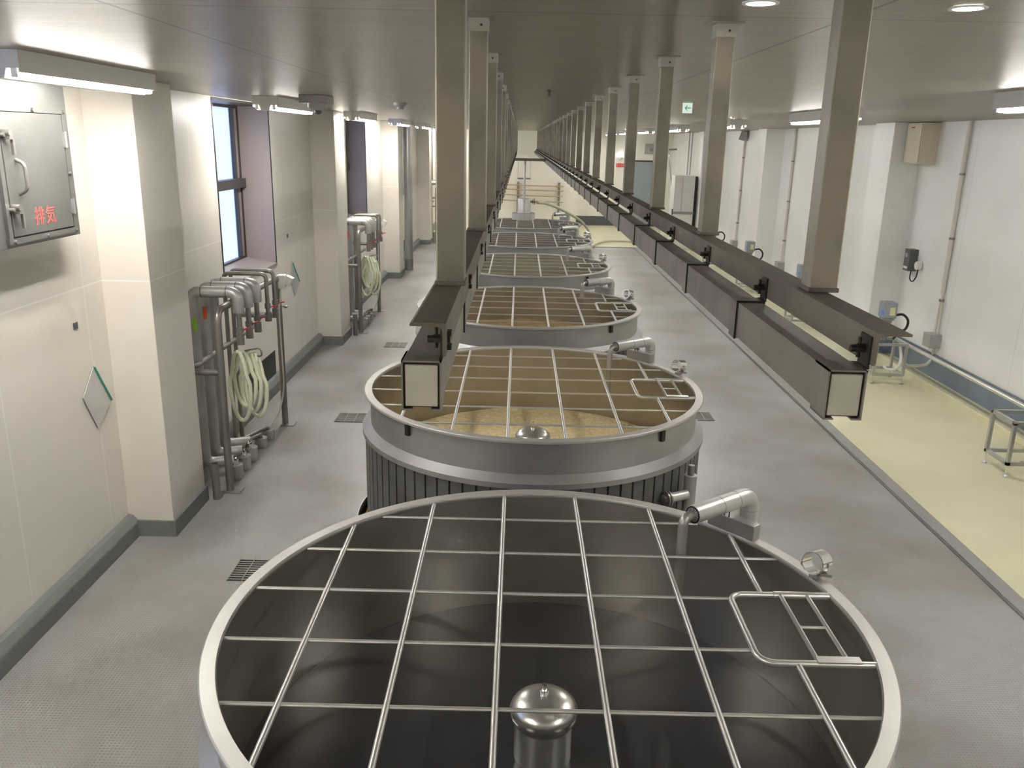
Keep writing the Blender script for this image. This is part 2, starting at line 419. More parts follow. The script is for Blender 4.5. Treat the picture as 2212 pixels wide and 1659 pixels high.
# door in the end wall
d = thing('door_1', None, None, (5.55, YE, 0)); d['kind'] = 'structure'
MB().box(5.55, 6.50, YE - .05, YE, 0.0, 3.12).build('door_leaf', M['door'], d)
fr = MB(); fr.box(5.50, 5.55, YE - .08, YE, 0, 3.17); fr.box(6.50, 6.55, YE - .08, YE, 0, 3.17); fr.box(5.50, 6.55, YE - .08, YE, 3.12, 3.19)
fr.build('door_frame', M['frame'], d)
MB().cyl((6.38, YE - .05, 1.55), (6.38, YE - .12, 1.55), .03, 10).build('door_handle', M['steel'], d, smooth=True)

# ------------------------------------------------------------------ tanks
def make_tank(labels):
    t = thing('fermentation_tank', labels, 'tank', (XC, TY, 0), 'row of sunken steel tanks')
    c = (XC, TY, 0)
    w_ = MB(); w_.lathe([(1.712, -1.3), (1.712, 1.470), (1.728, 1.470), (1.728, 1.155), (1.80, 1.105), (1.815, 1.095), (1.815, 1.045), (1.785, 1.045), (1.785, 1.06)], c, 128)
    n0 = len(w_.f)
    o = w_.build('tank_wall', [M['steel_body'], M['steel_in']], t, smooth=True)
    for i, pl in enumerate(o.data.polygons): pl.material_index = 1 if i % 8 == 0 else 0
    MB().lathe([(1.706, 1.462), (1.703, 1.476), (1.709, 1.490), (1.780, 1.490), (1.787, 1.484), (1.787, 1.466), (1.780, 1.458), (1.733, 1.456), (1.712, 1.456)], c, 160, closed=True).build('rim', M['steel_lt'], t, smooth=True)
    cl = MB(); ns = 84
    prof = []
    for i in range(ns):
        a0 = 2 * PI * i / ns; da = 2 * PI / ns
        for fr_, rr in ((0.0, 1.762), (0.10, 1.762), (0.13, 1.79), (0.97, 1.79)): prof.append((a0 + fr_ * da, rr))
    N = len(prof)
    vs = [(XC + rr * math.cos(a), TY + rr * math.sin(a), z) for z in (-1.35, 1.05) for a, rr in prof]
    cl.add(vs, [(i, (i + 1) % N, N + (i + 1) % N, N + i) for i in range(N)])
    cl.build('ribbed_cladding', M['clad'], t)
    # grating over the opening
    zb = 1.463
    for xo in (-1.265, -.76, -.255, .265, .785):
        h = math.sqrt(1.708 ** 2 - xo * xo); MB().cyl((XC + xo, TY - h, zb), (XC + xo, TY + h, zb), .0165, 10).build('long_bar', M['bar'], t, smooth=True)
    h = math.sqrt(1.708 ** 2 - 1.28 ** 2)
    for a, b2 in ((-h, -.32), (.345, h)): MB().cyl((XC + 1.28, TY + a, zb), (XC + 1.28, TY + b2, zb), .0165, 10).build('long_bar', M['bar'], t, smooth=True)
    for yo in (1.31, .815, .315, -.205, -.73, -1.25):
        h = math.sqrt(1.708 ** 2 - yo * yo); x1 = h if yo not in (.315, -.205) else 1.085
        MB().cyl((XC - h, TY + yo, zb - .004), (XC + x1, TY + yo, zb - .004), .0105, 8).build('cross_bar', M['bar'], t, smooth=True)
    # access hatch
    hp = bent([(XC + 1.67, TY + .352, zb + .005), (XC + 1.085, TY + .352, zb + .005), (XC + 1.085, TY - .325, zb + .005), (XC + 1.68, TY - .325, zb + .005)], .09)
    hf = MB().tube(hp, .019, 10).build('hatch_frame', M['bar'], t, smooth=True)
    MB().cyl((XC + 1.345, TY + .352, zb + .005), (XC + 1.67, TY + .352, zb + .005), .024, 12).build('hinge_sleeve', M['bar'], t, smooth=True)
    lf = MB()
    for xo in (1.385, 1.54): lf.cyl((XC + xo, TY + .335, zb + .012), (XC + xo, TY - .305, zb + .012), .0125, 8)
    lf.cyl((XC + 1.385, TY + .003, zb + .012), (XC + 1.54, TY + .003, zb + .012), .009, 8)
    lf = lf.build('hatch_ladder', M['bar'], t, smooth=True)
    MB().box(XC + 1.375, XC + 1.60, TY - .345, TY - .29, zb + .022, zb + .030).build('hatch_plate', M['bar'], lf)
    # small lugs on the outside of the wall
    for a in (-133, -47, 35, 140):
        ca, sa = math.cos(math.radians(a)), math.sin(math.radians(a))
        MB().obox((XC + 1.742 * ca, TY + 1.742 * sa, 1.385), (.05, .028, .10), (-sa, ca, 0)).build('lug', M['dark'], t)
    # riser stub and flanged nozzle in the gap
    rx, ry = XC + 1.50, TY - 1.19
    rp = MB().cyl((rx, ry, -1.2), (rx, ry, .97), .060, 18).build('riser', M['lag_d'], t, smooth=True)
    MB().cyl((rx, ry, .97), (rx, ry, 1.07), .030, 12).build('riser_neck', M['pipe'], rp, smooth=True)
    d_ = Vector((.88, .47, 0)).normalized(); q = Vector((XC + 1.235, TY - 1.36, .79))
    nz = MB(); nz.cyl(q + d_ * .06, q + d_ * .26, .047, 14); nz = nz.build('nozzle', M['lag'], t, smooth=True)
    fl = MB(); fl.cyl(q - d_ * .02, q + d_ * .06, .045, 14); fl.cyl(q, q + d_ * .018, .078, 18); fl.cyl(q + d_ * .03, q + d_ * .048, .078, 18); fl.build('flange', M['pipe'], nz, smooth=True)
    return t
TL = ['nearest sunken tank, its grating filling the bottom of the view over dark liquid',
      'second tank from the viewer, showing golden rice mash under its grating',
      'third tank from the viewer, with brown mash and hidden left edge behind the hanging rail',
      'fourth tank from the viewer, filled with pale greenish foam',
      'fifth tank from the viewer, grey inside, just before the hanging washing head',
      'last tank of the row, directly under the round washing head']
tank0 = make_tank(TL[0])
for k in range(1, 6): dup(tank0, 0, TS * k, TL[k])

# central columns with a dome
def column(k, top):
    y = TY + TS * k
    t = thing('center_column', ['round steel dome on a column standing in the dark liquid of the nearest tank', 'shiny round dome rising from the golden mash of the second tank'][k], 'dome', (XC + .01, y + .04, -1))
    c = (XC + .01, y + .04, 0)
    MB().lathe([(0.0, -1), (.165, -1), (.165, top - .10), (0, top - .10)], c, 32).build('column', M['steel_body'], t, smooth=True)
    pr = [(.165, top - .16), (.192, top - .11)] + [(.195 * math.cos(a * PI / 20), top - .08 + .10 * math.sin(a * PI / 20)) for a in range(0, 10)] + [(0.0, top + .02)]
    MB().lathe(pr, c, 40).build('dome', M['dome'], t, smooth=True)
    MB().lathe([(.024, top + .01), (.022, top + .05), (.014, top + .05), (.014, top + .085), (0, top + .085)], c, 12).build('nipple', M['chrome'], t, smooth=True)
column(0, .965); column(1, .965)

# contents
def disc(z, amp, seed, n=72, rings=26, r0=0.0):
    rnd = random.Random(seed); b = MB(); vs = [(XC, 0, z)]; 
    ph = [(rnd.uniform(1, 5), rnd.uniform(1, 5), rnd.uniform(0, 6)) for _ in range(6)]
    for i in range(1, rings + 1):
        r = 1.711 * i / rings
        for k in range(n):
            a = 2 * PI * k / n; x, y = r * math.cos(a), r * math.sin(a)
            h = sum(math.sin(p0 * x + p1 * y + p2) for p0, p1, p2 in ph) * amp / 6 + rnd.uniform(-.3, .3) * amp
            vs.append((XC + x, y, z + h))
    fs = [(0, 1 + k, 1 + (k + 1) % n) for k in range(n)]
    for i in range(rings - 1):
        for k in range(n):
            a = 1 + i * n; q = (k + 1) % n; fs.append((a + k, a + n + k, a + n + q, a + q))
    return b.add(vs, fs)
def content(k, z, amp, m, name, label, cat):
    b = disc(z, amp, k); b.v = [(v[0], v[1] + TY + TS * k, v[2]) for v in b.v]
    o = b.build(name, m, loc=(XC, TY + TS * k, z), smooth=True); return tag(o, label, cat, None, 'stuff')
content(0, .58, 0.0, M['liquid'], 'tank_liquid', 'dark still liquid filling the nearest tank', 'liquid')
content(1, .68, .022, M['mash'], 'rice_mash', 'golden grainy rice mash in the second tank', 'mash')
content(2, .90, .015, M['mash2'], 'rice_mash', 'brown mash in the third tank', 'mash')
content(3, .98, .012, M['mash3'], 'rice_mash', 'pale greenish foam in the fourth tank', 'mash')
content(4, .90, .012, M['mash4'], 'rice_mash', 'grey foam in the fifth tank', 'mash')
content(5, .80, .012, M['mash4'], 'rice_mash', 'dark grey foam in the last tank under the washing head', 'mash')

# insulated inlet pipes arching over each rim
def inlet(label):
    A = Vector((XC + 1.44, TY + 1.29, 0)); z = 1.70; inw = Vector((-.468, -.352, 0)).normalized() if False else (Vector((XC + .973, TY + .94, 0)) - A).normalized()
    t = thing('inlet_pipe', label, 'pipe', (A.x, A.y, 0), 'insulated inlet pipes over the tank rims')
    E = Vector((XC + .973, TY + .94, z)); top = Vector((A.x, A.y, z))
    bd = bent([A + Vector((0, 0, 0.0)), top, E], .10, 8)
    MB().tube(bd, .062, 20, caps=True).build('lagging', M['lag'], t, smooth=True)
    # seam bands
    for q in (.17, .33):
        pq = top + inw * q; MB().cyl(pq - inw * .003, pq + inw * .003, .0632, 24).build('seam_band', M['jbox'], t, smooth=True)
    MB().cyl((A.x, A.y, z - .10), (A.x, A.y, z - .106), .0632, 24).build('seam_band', M['jbox'], t, smooth=True)
    # crimped end ring
    cr = MB(); side = Vector((0, 0, 1)); perp = inw.cross(side); n = 22
    for i in range(n):
        a = 2 * PI * i / n; d1 = perp * math.cos(a) + side * math.sin(a); a2 = a + PI / n * .9; d2 = perp * math.cos(a2) + side * math.sin(a2)
        cr.add([E + d1 * .062 + inw * .0, E + d2 * .062, E + d2 * .033 + inw * .006, E + d1 * .033 + inw * .006], [(0, 1, 2, 3)])
    cr.build('crimped_end', M['lag'], t)
    MB().cyl(E - inw * .002, E + inw * .003, .058, 20).build('end_seal', M['black'], t, smooth=True)
    S = E + inw * .085
    MB().tube(bent([E - inw * .02, S, S + Vector((0, 0, -.62))], .075, 8), .032, 16).build('spout', M['spout'], t, smooth=True)
    # support channel on the rim
    a = math.radians(42.5); ca, sa = math.cos(a), math.sin(a)
    cc = Vector((XC + 1.735 * ca, TY + 1.735 * sa, 1.545)) + Vector((sa, -ca, 0)) * .03
    MB().obox(cc, (.36, .075, .105), (-sa, ca, 0)).build('support_channel', M['steel_body'], t, bevel=0.004)
    b_ = top + inw * .22; ub = MB()
    for s in (-1, 1):
        o_ = Vector((-inw.y, inw.x, 0)) * s * .020 + inw * 0.02; ub.cyl(b_ + o_ + Vector((0, 0, -.10)), b_ + o_ + Vector((0, 0, -.045)), .0045, 6)
    ub.build('u_bolt', M['dark'], t)
    MB().cyl((A.x, A.y, 0), (A.x, A.y, .03), .11, 20).build('floor_collar', M['steel'], t, smooth=True)
    v = MB(); q = Vector((A.x - .02, A.y - .12, 1.36)); v.cyl(q, q + Vector((.05, 0, 0)), .032, 14); v.build('drain_cap', M['white_m'], t, smooth=True)
    return t
IL = ['thick insulated pipe bending into the nearest tank', 'insulated pipe bending over the rim of the second tank', 'insulated pipe bending over the rim of the third tank',
      'insulated pipe bending over the rim of the fourth tank', 'insulated pipe bending over the rim of the fifth tank', 'insulated pipe bending over the rim of the last tank']
i0 = inlet(IL[0])
for k in range(1, 6): dup(i0, 0, TS * k, IL[k])

# chrome clamps on the rims
def clamp(label):
    b = Vector((XC + 1.650, TY + .535, 1.49)); t = thing('pipe_clamp', label, 'clamp', b, 'chrome clamps on the tank rims')
    ax = Vector((-.72, -.68, 0.18)).normalized(); c = b + Vector((0, 0, .105))
    n = 28; rg = MB(); U = Vector((0, 0, 1)); P = ax.cross(U).normalized(); Q = P.cross(ax)
    prof = [(.063, -.058), (.069, -.058), (.069, .058), (.063, .058)]; vs = []
    for i in range(n):
        a = 2 * PI * i / n
        for rr, xx in prof: vs.append(c + ax * xx + (P * math.cos(a) + Q * math.sin(a)) * rr)
    rg.add(vs, [(i * 4 + j, ((i + 1) % n) * 4 + j, ((i + 1) % n) * 4 + (j + 1) % 4, i * 4 + (j + 1) % 4) for i in range(n) for j in range(4)])
    rg.build('clamp_ring', M['chrome'], t, smooth=True)
    MB().cyl(b, b + Vector((0, 0, .04)), .016, 12).build('clamp_post', M['chrome'], t, smooth=True)
    MB().obox(b + Vector((.0, 0, .012)), (.07, .05, .024), ax).build('clamp_foot', M['pipe'], t, bevel=.003)
    lv = MB(); s = c + P * .072; s2 = c - P * .068
    lv.cyl(s + Vector((0, 0, -.04)), s + Vector((0, 0, .035)), .007, 8); lv.cyl(s + Vector((0, 0, -.035)) - ax * .03, s + Vector((0, 0, -.035)) + ax * .035, .013, 8)
    lv.cyl(s2 - Vector((0, 0, .01)), s2 + Vector((0, 0, .015)), .008, 8)
    lv.build('clamp_screw', M['pipe'], t, smooth=True)
    MB().obox(b + Vector((.055, -.015, .030)), (.07, .03, .02), (1, -.3, 0)).build('clamp_hinge', M['pipe'], t)
    return t
CLB = ['chrome ring clamp on the rim of the nearest tank', 'chrome ring clamp on the rim of the second tank', 'chrome ring clamp on the rim of the third tank', 'chrome ring clamp on the rim of the fourth tank', 'chrome ring clamp on the rim of the fifth tank, beside the cream hose']
c0 = clamp(CLB[0])
for k in range(1, 5): dup(c0, 0, TS * k, CLB[k])

# yellow handrail glimpsed in the gap left of the second tank
yp = MB(); yp.tube(bent([(-1.66, 8.55, -1.3), (-1.66, 8.55, -.12), (-1.66, 9.1, -.12), (-1.66, 9.1, -1.3)], .05), .022, 10)
tag(yp.build('handrail', M['yellow'], loc=(-1.66, 8.8, -1.3), smooth=True), 'yellow handrail down in the gap left of the second tank', 'handrail')

# ------------------------------------------------------------------ hanging rails
RP = 1.3916; PW = .0736; ZR = 3.632; RY1 = 41.6
def hanging_rail(side, label):
    if side > 0: xw, sg, xb0, xb1, xp, y0p = .747, 1, .659, .741, .7685, 2.207
    else: xw, sg, xb0, xb1, xp, y0p = -.147, -1, -.242, -.157, -.2127, 2.1815
    Y0 = 1.715; th = .0075
    t = thing('hanging_rail', label, 'rail', (xw, Y0, ZR), 'pair of hanging rails over the tanks')
    an = MB(); a = sorted((xw, xw + sg * .076)); b_ = sorted((xw, xw + sg * th))
    # angle profile with rounded inner corner
    prof = [(0, 0), (.070, 0), (.076, -.003), (.075, -th), (.018, -th), (.010, -.012), (th, -.020), (th, -.066), (.005, -.071), (0, -.071)]
    n = len(prof); vs = [(xw + sg * px, yy, ZR + pz) for yy in (Y0, RY1) for px, pz in prof]
    an.add(vs, [(j, (j + 1) % n, n + (j + 1) % n, n + j) for j in range(n)] + [tuple(range(n)), tuple(range(2 * n - 1, n - 1, -1))])
    an.build('angle_beam', M['rail'], t)
    dz0, dz1 = 3.442, 3.550
    MB().box(xb0 + .004, xb1 - .004, Y0 + .02, RY1, dz0 + .003, dz1 - .003).build('box_duct', M['duct'], t)
    # near end of the duct
    en = MB(); en.box(xb0, xb0 + .0035, Y0, Y0 + .085, dz0, dz1); en.box(xb1 - .0035, xb1, Y0, Y0 + .085, dz0, dz1); en.box(xb0, xb1, Y0, Y0 + .085, dz1 - .0035, dz1)
    en.box(xb0, xb0 + .022, Y0, Y0 + .085, dz0 - .002, dz0 + .0015); en.box(xb1 - .022, xb1, Y0, Y0 + .085, dz0 - .002, dz0 + .0015)
    en.build('end_strap', M['duct'], t)
    MB().box(xb0 + .0035, xb1 - .0035, Y0 + .010, Y0 + .018, dz0 + .0035, dz1 - .0035).build('end_gasket', M['dark'], t)
    MB().box(xb0 + .0075, xb1 - .0075, Y0 + .003, Y0 + .012, dz0 + .0065, dz1 - .0095).build('end_plate', M['endplate'], t, bevel=.002)
    # straps and brackets at every joint
    nj = int((RY1 - Y0) / .787)
    for j in range(nj + 1):
        y = Y0 + .787 * j
        if j > 0:
            if j == 1:
                s = MB(); e = .0045
                s.box(xb0 - e + .004, xb0 + .004, y - .0, y + .062, dz0 - e, dz1 + .002); s.box(xb1 - .004, xb1 + e - .004, y, y + .062, dz0 - e, dz1 + .002)
                s.box(xb0 - e + .004, xb1 + e - .004, y, y + .062, dz1 - .003, dz1 + .002); s.box(xb0, xb0 + .02, y, y + .062, dz0 - e, dz0 + .003); s.box(xb1 - .02, xb1, y, y + .062, dz0 - e, dz0 + .003)
                strap = s.build('joint_strap', M['duct'], t)
                gk = MB(); e2 = .0052
                gk.box(xb0 - e2 + .004, xb0 + .004, y - .006, y - .0005, dz0 - e2, dz1 + .003); gk.box(xb1 - .004, xb1 + e2 - .004, y - .006, y - .0005, dz0 - e2, dz1 + .003); gk.box(xb0 - e2 + .004, xb1 + e2 - .004, y - .006, y - .0005, dz1 - .004, dz1 + .003)
                gk.build('strap_shade_edge', M['dark'], strap)  # near edge coloured dark as the strap side turned from the light
            else:
                c = copy_tree(strap, t); c.location = Vector((0, .787 * (j - 1), 0)) * K
        if j == 0:
            br = MB(); yb = y + .012; xv = xw - (.0 if sg > 0 else .0085)
            br.box(xb1 - .006, xv, yb, yb + .055, dz1, dz1 + .004); br.box(xv - .0045, xv, yb, yb + .055, dz1, ZR - .012)
            bracket = br.build('bracket', M['dark'], t)
            bo = MB(); yc = yb + .028; zc = 3.590
            bo.cyl((xv - .022, yc, zc), (xv - .0045, yc, zc), .0105, 6); bo.cyl((xv - .034, yc, zc - .001), (xv - .022, yc, zc - .001), .008, 10); bo.cyl((xv - .016, yc, zc - .02), (xv - .016, yc, zc + .024), .0045, 8)
            if sg < 0: bo.box(xw, xw + .009, yc - .012, yc + .012, zc - .022, zc - .012); bo.box(xw, xw + .009, yc - .012, yc + .012, zc + .008, zc + .018); bo.cyl((xw, yc, zc), (xw + .006, yc, zc), .009, 8)
            bo.build('bolt', M['dark'], bracket)
        else:
            c = copy_tree(bracket, t); c.location = Vector((0, .787 * j - .012, 0)) * K
    # posts up to the ceiling
    npst = int((RY1 - y0p) / RP)
    for j in range(npst + 1):
        if j == 0:
            y = y0p
            pst = MB().box(xp, xp + PW, y, y + PW, ZR, CEIL).build('post', M['rail_post'], t, bevel=.004)
            w2 = MB(); e = .004; w2.box(xp - e, xp + PW + e, y - e, y + PW + e, ZR, ZR + .012); w2.build('weld_bead', M['rail'], pst, bevel=.003)
            s2 = MB(); e = .0035; s2.box(xp - e, xp + PW + e, y - e, y + PW + e, CEIL - .055, CEIL - .006); s2.build('sleeve', M['cap'], pst)
            p2 = MB(); e = .028; p2.box(xp - e, xp + PW + e, y - e, y + PW + e, CEIL - .006, CEIL); p2.build('ceiling_plate', M['duct'], pst)
            b3 = MB(); b3.cyl((xp + PW * .65, y - .007, CEIL - .032), (xp + PW * .65, y - .002, CEIL - .032), .005, 8); b3.build('screw', M['dark'], pst)
        else:
            c = copy_tree(pst, t); c.location = Vector((0, RP * j, 0)) * K
    return t
hanging_rail(1, 'brown steel rail with boxed duct hanging from square posts along the right of the tanks')
hanging_rail(-1, 'brown steel rail with boxed duct hanging from square posts along the left of the tanks')

# travelling washing head hung between the rails
wh = thing('washing_head', 'round steel washing head on a pole hung from a bar between the rails', 'washing head', (.125, 22.3, 2.1))
MB().box(-.143, .652, 22.27, 22.33, 3.50, 3.57).build('cross_bar', M['pipe'], wh, bevel=.004)
MB().cyl((.125, 22.3, 3.5), (.125, 22.3, 2.5), .028, 12).build('pole', M['steel'], wh, smooth=True)
MB().lathe([(0, 2.56), (.165, 2.56), (.17, 2.55), (.17, 2.18), (0, 2.18)], (.125, 22.3, 0), 32).build('drum', M['lag'], wh, smooth=True)
MB().lathe([(.17, 2.20), (.285, 2.20), (.30, 2.19), (.30, 2.03), (.285, 2.02), (0, 2.02)], (.115, 22.3, 0), 40).build('ring_skirt', M['lag'], wh, smooth=True)
hr = MB(); hr.box(-.06, .28, 22.62, 22.65, 3.03, 3.07); hr.cyl((-.05, 22.63, 3.5), (-.05, 22.63, 3.05), .004, 5); hr.cyl((.27, 22.63, 3.5), (.27, 22.63, 3.05), .004, 5); hr.box(-.06, .28, 22.33, 22.64, 3.50, 3.52)
hr.build('hanging_bar', M['pipe'], wh)
nz = MB(); nz.cyl((.27, 22.3, 2.48), (.42, 22.28, 2.48), .028, 12); nz.cyl((.35, 22.29, 2.42), (.35, 22.29, 2.55), .012, 8); nz.cyl((.392, 22.29, 2.41), (.392, 22.29, 2.57), .014, 8)
nz.build('hose_coupling', M['pipe'], wh, smooth=True)
ho = MB(); ho.tube(spline([(.464, 22.28, 2.47), (.72, 23, 2.40), (1.146, 24, 2.19), (1.85, 26.2, 1.70), (2.28, 28.2, 1.22), (2.50, 29.6, .78), (2.60, 31.0, .30), (2.85, 33.0, .09), (3.6, 35.2, .06), (4.7, 35.4, .06), (5.55, 35.5, .06)]), .042, 10)
tag(ho.build('hose', M['hose_c'], loc=(.43, 22.28, 2.48), smooth=True), 'thick cream hose running from the washing head down onto the cream floor', 'hose')

# ------------------------------------------------------------------ ceiling lights
def ceiling_light(x, y, s, label):
    L = 1.90; t = thing('ceiling_light', label, 'ceiling light', (x, y, CEIL), 'fluorescent ceiling lights')
    h = MB(); prof = [(-.155, 0), (.155, 0), (.155, -.130), (.148, -.130), (.148, -.105), (.075, -.107), (.055, -.165), (-.055, -.165), (-.075, -.107), (-.148, -.105), (-.148, -.130), (-.155, -.130)]
    n = 12; vs = [(x + px, yy, CEIL + pz) for yy in (y - L / 2 - .05, y + L / 2 + .05) for px, pz in prof]
    h.add(vs, [(j, (j + 1) % n, n + (j + 1) % n, n + j) for j in range(n)] + [tuple(range(n)), tuple(range(2 * n - 1, n - 1, -1))])
    h.build('housing', M['white_m'], t)
    for sx in (-1, 1):
        MB().cyl((x + sx * .108, y - L / 2, CEIL - .136), (x + sx * .108, y + L / 2, CEIL - .136), .024, 8).build('tube', M['tube'], t, smooth=True)
        for yy in (y - L / 2 - .03, y + L / 2): MB().box(x + sx * .108 - .02, x + sx * .108 + .02, yy, yy + .03, CEIL - .158, CEIL - .098).build('socket', M['white_m'], t)
    return t
nm = ['first', 'second', 'third', 'fourth', 'fifth', 'sixth', 'seventh', 'eighth']
lf0 = ceiling_light(-3.20, 6.40, 0, 'nearest fluorescent ceiling light by the left wall, above the exhaust hatch')
for k in range(-1, 7):
    if k == 0: continue
    dup(lf0, 0, 5.62 * k, ('fluorescent ceiling light over the left aisle, %s in the row from the viewer' % nm[k]) if k > 0 else 'fluorescent ceiling light by the left wall beside the viewer')
for k in range(-1, 7):
    dup(lf0, 4.12 + 3.20, 5.62 * k + .1, 'fluorescent ceiling light over the cream floor, %s in its row from the viewer' % nm[k + 1])

# ------------------------------------------------------------------ left wall fittings
# exhaust duct with hatch
hx = -3.75
t = thing('exhaust_hatch', 'steel exhaust duct cover with latched hatch door and red lettering', 'hatch', (hx, 6.7, 3.1))
MB().box(XW, hx, 5.2, 7.25, 3.155, CEIL).build('duct_casing', M['hatch'], t, bevel=.004)
MB().box(hx, hx + .006, 6.245, 7.135, 3.222, 4.14).build('door_shadow_line', M['dark'], t)  # dark sheet behind the door, painting the shadow line around it
dr = MB(); dr.box(hx, hx + .022, 6.26, 7.12, 3.235, 4.125); door = dr.build('hatch_door', M['hatch'], t, bevel=.004)
fr = MB()
fr.box(hx, hx + .028, 6.18, 7.17, 4.13, 4.165); fr.box(hx, hx + .028, 6.18, 7.17, 3.185, 3.225); fr.box(hx, hx + .026, 6.19, 6.235, 3.2, 4.15); fr.box(hx, hx + .02, 7.13, 7.165, 3.2, 4.15)
for (yy, zz) in ((6.25, 3.2), (6.7, 3.2), (7.15, 3.2), (6.7, 4.148), (7.15, 4.148), (7.15, 3.66)): fr.cyl((hx + .02, yy, zz), (hx + .042, yy, zz), .016, 10)
fr.build('hatch_surround', M['hatch'], t, smooth=True)
MB().tube(bent([(hx + .02, 6.40, 3.79), (hx + .085, 6.40, 3.76), (hx + .085, 6.40, 3.57), (hx + .02, 6.40, 3.54)], .06), .014, 10).build('pull_handle', M['pipe'], door, smooth=True)
for zz in (3.95, 3.42):
    l = MB(); l.obox((hx + .045, 6.29, zz), (.05, .07, .035), (0, 1, 0)); l.cyl((hx + .03, 6.275, zz + .03), (hx + .085, 6.275, zz + .03), .024, 12); l.obox((hx + .06, 6.33, zz - .07), (.025, .02, .11), (0, 1, 0), (0, .3, 1)); l.cyl((hx + .02, 6.24, zz + .015), (hx + .06, 6.24, zz + .015), .014, 8)
    l.build('toggle_latch', M['pipe'], door, smooth=True)
for zz in (3.93, 3.40):
    l = MB(); l.box(hx + .02, hx + .032, 7.10, 7.16, zz - .06, zz + .06); l.cyl((hx + .036, 7.13, zz - .065), (hx + .036, 7.13, zz + .065), .009, 8); l.build('hinge', M['steel'], door, smooth=True)
# red lettering
cu = bpy.data.curves.new('lettering', 'FONT'); cu.body = '排気'; cu.size = .150 * K; cu.extrude = 0.0006; cu.space_character = 1.12
to = bpy.data.objects.new('lettering', cu); C.objects.link(to)
dg = bpy.context.evaluated_depsgraph_get(); me = bpy.data.meshes.new_from_object(to.evaluated_get(dg)); bpy.data.objects.remove(to)
lo = bpy.data.objects.new('lettering', me); C.objects.link(lo); me.materials.clear(); me.materials.append(M['red_ink'])
lo.parent = door; lo.location = ((hx + .024 + 3.75 - 3.75 - hx) * K + (0) * K, (6.545 - 6.7) * K, (3.305 - 3.1) * K)
lo.rotation_euler = (PI / 2, 0, PI / 2)

# wall notices
def notice(pts, m, edge, label, x=-3.925, e=.006):
    b = MB(); v = [(x, y, z) for y, z in pts]; v2 = [(x - e, y, z) for y, z in pts]
    b.add(v + v2, [(0, 1, 2, 3), (7, 6, 5, 4), (0, 4, 5, 1), (1, 5, 6, 2), (2, 6, 7, 3), (3, 7, 4, 0)])
    t = thing('notice', label, 'notice', (x, pts[0][0], pts[2][1]))
    b.build('sheet', m, t)
    s = MB(); a, c_ = Vector((x + .004, *pts[0])), Vector((x + .004, *pts[1])); s.tube([a, c_], .011, 6); s.build('clip_strip', edge, t)
    MB().tube([(x + .01, pts[0][0], pts[0][1]), (x + .01, pts[0][0], pts[0][1] + .05)], .008, 6).build('hook', M['white'], t)
notice([(7.534, 1.899), (7.79, 1.498), (7.49, 1.308), (7.288, 1.668)], M['paper'], M['teal'], 'tilted paper notice with a green edge on the near left wall')
notice([(14.63, 1.883), (15.037, 1.489), (14.72, 1.276), (14.53, 1.543)], M['paper2'], M['teal'], 'tilted clear notice sleeve on the left wall behind the first pipe rack')
for y, z, lab in ((7.33, 2.33, 'small dark sticker on the left wall above the paper notice'), (14.45, 2.36, 'small dark sticker on the left wall below the first window')):
    tag(MB().box(-3.94, -3.932, y - .035, y + .035, z - .03, z + .03).build('sticker', M['phone'], loc=(-3.94, y, z)), lab, 'sticker')

